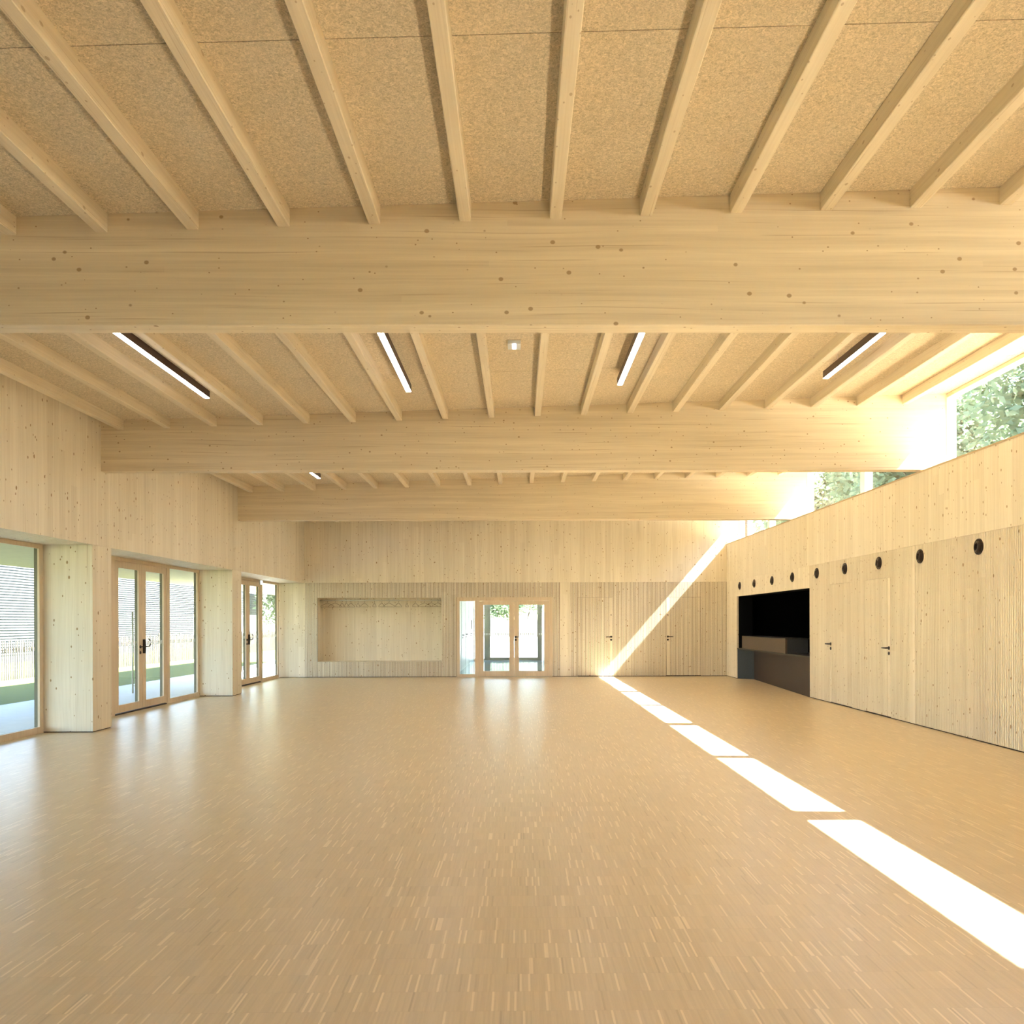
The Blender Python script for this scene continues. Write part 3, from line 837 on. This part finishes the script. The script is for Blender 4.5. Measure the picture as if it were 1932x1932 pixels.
# ------------------------------------------------------------------ entrance lobby behind the glazed door
VX0, VX1, VY1 = -1.70, 0.90, 30.9
lb = thing('wall_lobby', 'pale painted lobby seen through the glazed entrance', 'wall', (-0.4, 26, 0), kind='structure')
pbox('lobby_floor', 'resin', lb, VX0 - .1, VX1 + .1, YB + .125, VY1 + .1, -.1, -.002)
pbox('lobby_ceiling', 'pale_wall', lb, VX0 - .1, VX1 + .1, YB + .125, VY1 + .1, 2.42, 2.5)
pbox('side_wall', 'pale_wall', lb, VX1, VX1 + .1, YB + .125, VY1, -.002, 2.42)
bm = bmesh.new()
yy = YB + .125
while yy < VY1 - .05:
    w = min(0.92, VY1 - yy); box(bm, VX0 - .1, VX0 - (0.0 if round((yy - YB) / .92) % 2 else .006), yy + .003, yy + w - .003, -.002, 2.42); yy += w
box(bm, VX0 - .12, VX0 - .05, YB + .125, VY1, -.002, 2.42)
lw = obj('panelled_wall', bm, 'pale_wall', lb)
for y_, s in ((24.9, 1), (26.6, 1), (29.2, -1)):
    lever(lw, (VX0 + .001, y_, 1.04), Vector((1, 0, 0)), Vector((0, s, 0)))
bm = bmesh.new(); box(bm, VX0, VX0 + .02, 29.4, 29.75, 1.18, 1.50); obj('notice_frame', bm, 'clad', lw)
og = thing('window_6', 'olive grey glazed outer door at the far end of the lobby', 'glazed door', (-0.4, VY1, 0), kind='structure')
bm = bmesh.new()
ox0, ox1 = -1.30, 0.86
box(bm, ox0, -1.075, VY1, VY1 + .08, 0, 2.42); box(bm, 0.685, ox1, VY1, VY1 + .08, 0, 2.42)
box(bm, -1.075, 0.685, VY1, VY1 + .08, 0, 0.105); box(bm, -1.075, 0.685, VY1, VY1 + .08, 2.30, 2.42)
obj('frame', bm, 'post', og)
bm = bmesh.new(); box(bm, -1.70, -1.66, VY1, VY1 + .08, 0, 2.42); box(bm, -1.66, ox0, VY1, VY1 + .08, 0, .07); obj('side_frame', bm, 'frame', og)
bm = bmesh.new(); box(bm, -1.08, .69, VY1 + .03, VY1 + .036, .10, 2.305); obj('pane', bm, 'glass', og)
bm = bmesh.new(); box(bm, -1.662, ox0 + .002, VY1 + .03, VY1 + .036, .065, 2.42); obj('pane', bm, 'glass', og)

# ------------------------------------------------------------------ outside
tr = pbox('terrace', 'concrete', None, -9.4, XD - .076, -14, 60, -.25, -.05)
tag(tr, 'pale concrete terrace outside the garden doors', 'terrace', kind='structure')
cp = thing('roof_canopy', 'olive roof overhang above the garden doors and terrace', 'canopy', (-8, 8, 2.5), kind='structure')
pbox('soffit', 'canopy', cp, -9.45, XPL - .002, -10, 32, 2.50, 2.54)
pbox('fascia', 'render', cp, -9.45, XPL - .102, -10, 32, 2.541, 3.45)
bm = bmesh.new(); box(bm, -60, -9.401, -60, 140, -.35, -.10); lw_ = obj('lawn', bm, 'grass')
tag(lw_, 'green lawn beyond the terrace', 'lawn', kind='structure')
bm = bmesh.new(); box(bm, 5.85, 80, -60, 140, -.5, -.3); tag(obj('ground', bm, 'soil'), 'pale gravel ground outside the right wall', 'ground', kind='structure')
bm = bmesh.new()
v = box(bm, -9.39, 14, VY1 + .11, 58, -.3, 0.0)
for w in v:
    if w.co.y > 50: w.co.z += 0.45
pv = obj('forecourt', bm, 'paving'); tag(pv, 'sunlit white forecourt beyond the lobby', 'forecourt', kind='structure')

bm = bmesh.new(); box(bm, -9.39, 14, 58.01, 130, -.3, .45); tag(obj('verge', bm, 'grass'), 'grass verge rising behind the forecourt', 'lawn', kind='structure')
# paling fence along the lawn
fe = thing('paling_fence', 'chestnut paling fence across the lawn outside the garden doors', 'fence', (-13.8, 30, -.1))
bm = bmesh.new()
rnd = random.Random(3)
y = 10.0
while y < 62:
    hgt = 1.05 + rnd.uniform(-.05, .05); s = rnd.uniform(-.02, .02); w = rnd.uniform(.025, .04)
    vv = box(bm, -13.82, -13.80, y, y + w, -.1, -.1 + hgt)
    for q in vv[4:]: q.co.y += s
    y += rnd.uniform(.075, .11)
o = obj('palings', bm, 'paling', fe); o['kind'] = 'stuff'
for z in (.15, .75):
    bm = bmesh.new(); tube(bm, [(-13.83, 10, z), (-13.83, 62, z)], 0.006, 6); obj('wire', bm, 'steel', fe)
for k in range(27):
    bm = bmesh.new(); tube(bm, [(-13.88, 10 + k * 2, -.1), (-13.88, 10 + k * 2, 1.05)], 0.04, 8); obj('post', bm, 'paling', fe)
M['boards'] = plain('weathered_boards', (0.15, 0.145, 0.13), 0.8, 0, 0.2, 0.35, 1.2)
f2 = thing('board_fence', 'pale board fence behind the forecourt, seen through the entrance', 'fence', (0, 57, .4))
rnd = random.Random(5)
for k in range(60):
    x = -6 + k * .2
    hh = 1.25 + rnd.uniform(-.1, .15)
    bm = bmesh.new(); box(bm, x, x + .17, 57.0, 57.03, .40, .40 + hh); obj('board', bm, 'boards', f2)
pbox('rail', 'render', f2, -6, 6, 57.031, 57.07, .7, .8)

# slatted building across the lawn
sb = thing('slatted_building', 'white building clad in horizontal slats across the lawn', 'building', (-20, 34, -.1))
pbox('wall', 'slat_back', sb, -26, -20.0, 16, 51, -.1, 5.2)
z = 0.2
proto = None
while z < 5.1:
    if proto is None:
        bm = bmesh.new(); box(bm, -19.999, -19.96, 16, 51, 0, .056); proto = obj('slat', bm, 'slat'); o = proto
    else:
        o = proto.copy(); C.objects.link(o)
    o.location = (0, 0, z); attach(o, sb); z += .108
pbox('roof', 'render', sb, -26.2, -19.8, 15.8, 51.2, 5.2, 5.4)
hs = thing('garden_house', 'low white house with slatted gable behind the far paling fence', 'building', (-20, 58, -.1))
pbox('wall', 'render', hs, -25, -19.3, 55, 61.0, -.1, 2.0)
bm = bmesh.new()
pts = [(-19.30, 2.0), (-19.30, 3.5), (-22, 4.2), (-25, 3.5), (-25, 2.0)]
lo = [bm.verts.new((x, 55, z_)) for x, z_ in pts]; hi = [bm.verts.new((x, 61.0, z_)) for x, z_ in pts]
bm.faces.new(lo); bm.faces.new(hi[::-1])
for i in range(5): bm.faces.new((lo[i], hi[i], hi[(i + 1) % 5], lo[(i + 1) % 5]))
obj('upper_storey', bm, 'slat_back', hs)
for k in range(9): pbox('slat', 'slat', hs, -19.299, -19.26, 55, 61.0, 2.05 + k * .16, 2.05 + k * .16 + .10)

# trees
def crown_mesh(seed, rx, ry, rz, n, size):
    r = random.Random(seed); vs_, fs = [], []
    blobs = [(Vector((r.uniform(-.6, .6) * rx, r.uniform(-.6, .6) * ry, r.uniform(-.55, .55) * rz)), r.uniform(.35, .6)) for _ in range(14)]
    for _ in range(n):
        c, s = r.choice(blobs)
        d = Vector((r.gauss(0, 1), r.gauss(0, 1), r.gauss(0, 1))).normalized() * (r.random() ** .45) * s
        p = c + Vector((d.x * rx, d.y * ry, d.z * rz))
        a = Vector((r.gauss(0, 1), r.gauss(0, 1), r.gauss(0, .6))).normalized()
        b = a.cross(Vector((r.gauss(0, 1), r.gauss(0, 1), r.gauss(0, 1)))).normalized()
        l = size * r.uniform(.6, 1.3); i = len(vs_)
        vs_ += [p - a * l, p + b * l * .5, p + a * l, p - b * l * .5]; fs.append((i, i + 1, i + 2, i + 3))
    me = bpy.data.meshes.new('foliage'); me.from_pydata(vs_, [], fs); return me
CM = {}
def tree(label, x, y, z0, h, r, mat, seed, n=7000, size=.16, lean=0.0, cb=.35, group=None):
    t = thing('tree', label, 'tree', (x, y, z0), group)
    zc = z0 + h * (cb + (1 - cb) / 2)
    bm = bmesh.new()
    pts = [(x, y, z0), (x + lean * .3, y, z0 + h * .2), (x + lean, y + .1, z0 + h * .45), (x + lean * 1.1, y, z0 + h * .75)]
    k = h * .014
    tube(bm, pts, [k * 1.5, k * 1.1, k * .8, k * .3], 8)
    for a in range(6):
        an = a * 1.05 + seed
        p0 = Vector(pts[2]); tube(bm, [p0, p0 + Vector((math.cos(an) * r * .35, math.sin(an) * r * .35, h * .12)), p0 + Vector((math.cos(an) * r * .65, math.sin(an) * r * .65, h * .26))], [k * .5, k * .35, k * .12], 6)
    obj('trunk', bm, 'bark', t, True)
    me = crown_mesh(seed, r, r, h * (1 - cb) / 2, n, size); me.materials.append(M[mat])
    o = bpy.data.objects.new('foliage', me); C.objects.link(o); o.location = (x + lean, y, zc); o['kind'] = 'stuff'; attach(o, t)
tree('dense tree behind the left leaf of the glazed entrance', -1.55, 60, .45, 4.6, 1.5, 'leaf_a', 11, n=6000, size=.10, cb=.2)
tree('slim tree with leaning trunk behind the right leaf of the entrance', .45, 58.5, .45, 4.4, 1.5, 'leaf_b', 12, n=5000, size=.10, lean=.35, cb=.3)
tree('leafy tree beside the white house, seen through the last garden door', -16.0, 60, -.1, 9.0, 2.6, 'leaf_b', 13, n=14000, size=.15, cb=.12)
RT = [(15.5, 9.4, 10.6, 2.9, 'leaf_a'), (15.0, 15.2, 10.2, 2.85, 'leaf_b'), (15.6, 21.2, 10.8, 3.0, 'leaf_a'), (15.0, 27.8, 10.4, 3.2, 'leaf_b'), (16.0, 34.6, 11.0, 3.3, 'leaf_a'), (15.4, 42.0, 11.0, 3.6, 'leaf_b'), (15.6, 3.5, 10.6, 2.9, 'leaf_b'), (15.4, -2.6, 10.4, 2.9, 'leaf_a')]
RTL = ['tall leafy tree outside the clerestory at the picture right edge', 'pale leafy tree, second nearest outside the clerestory', 'leafy tree outside the clerestory, third from the camera',
       'pale leafy tree outside the clerestory, fourth from the camera', 'leafy tree outside the clerestory, fifth from the camera', 'pale leafy tree outside the clerestory, farthest from the camera',
       'pale leafy tree outside the clerestory, beside the nearest beam', 'leafy tree outside the clerestory, level with the camera']
for i, (x, y, h, r, mt) in enumerate(RT):
    tree(RTL[i], x, y, -.3, h, r, mt, 30 + i, n=36000, size=.15, cb=.2, group='trees outside the clerestory')
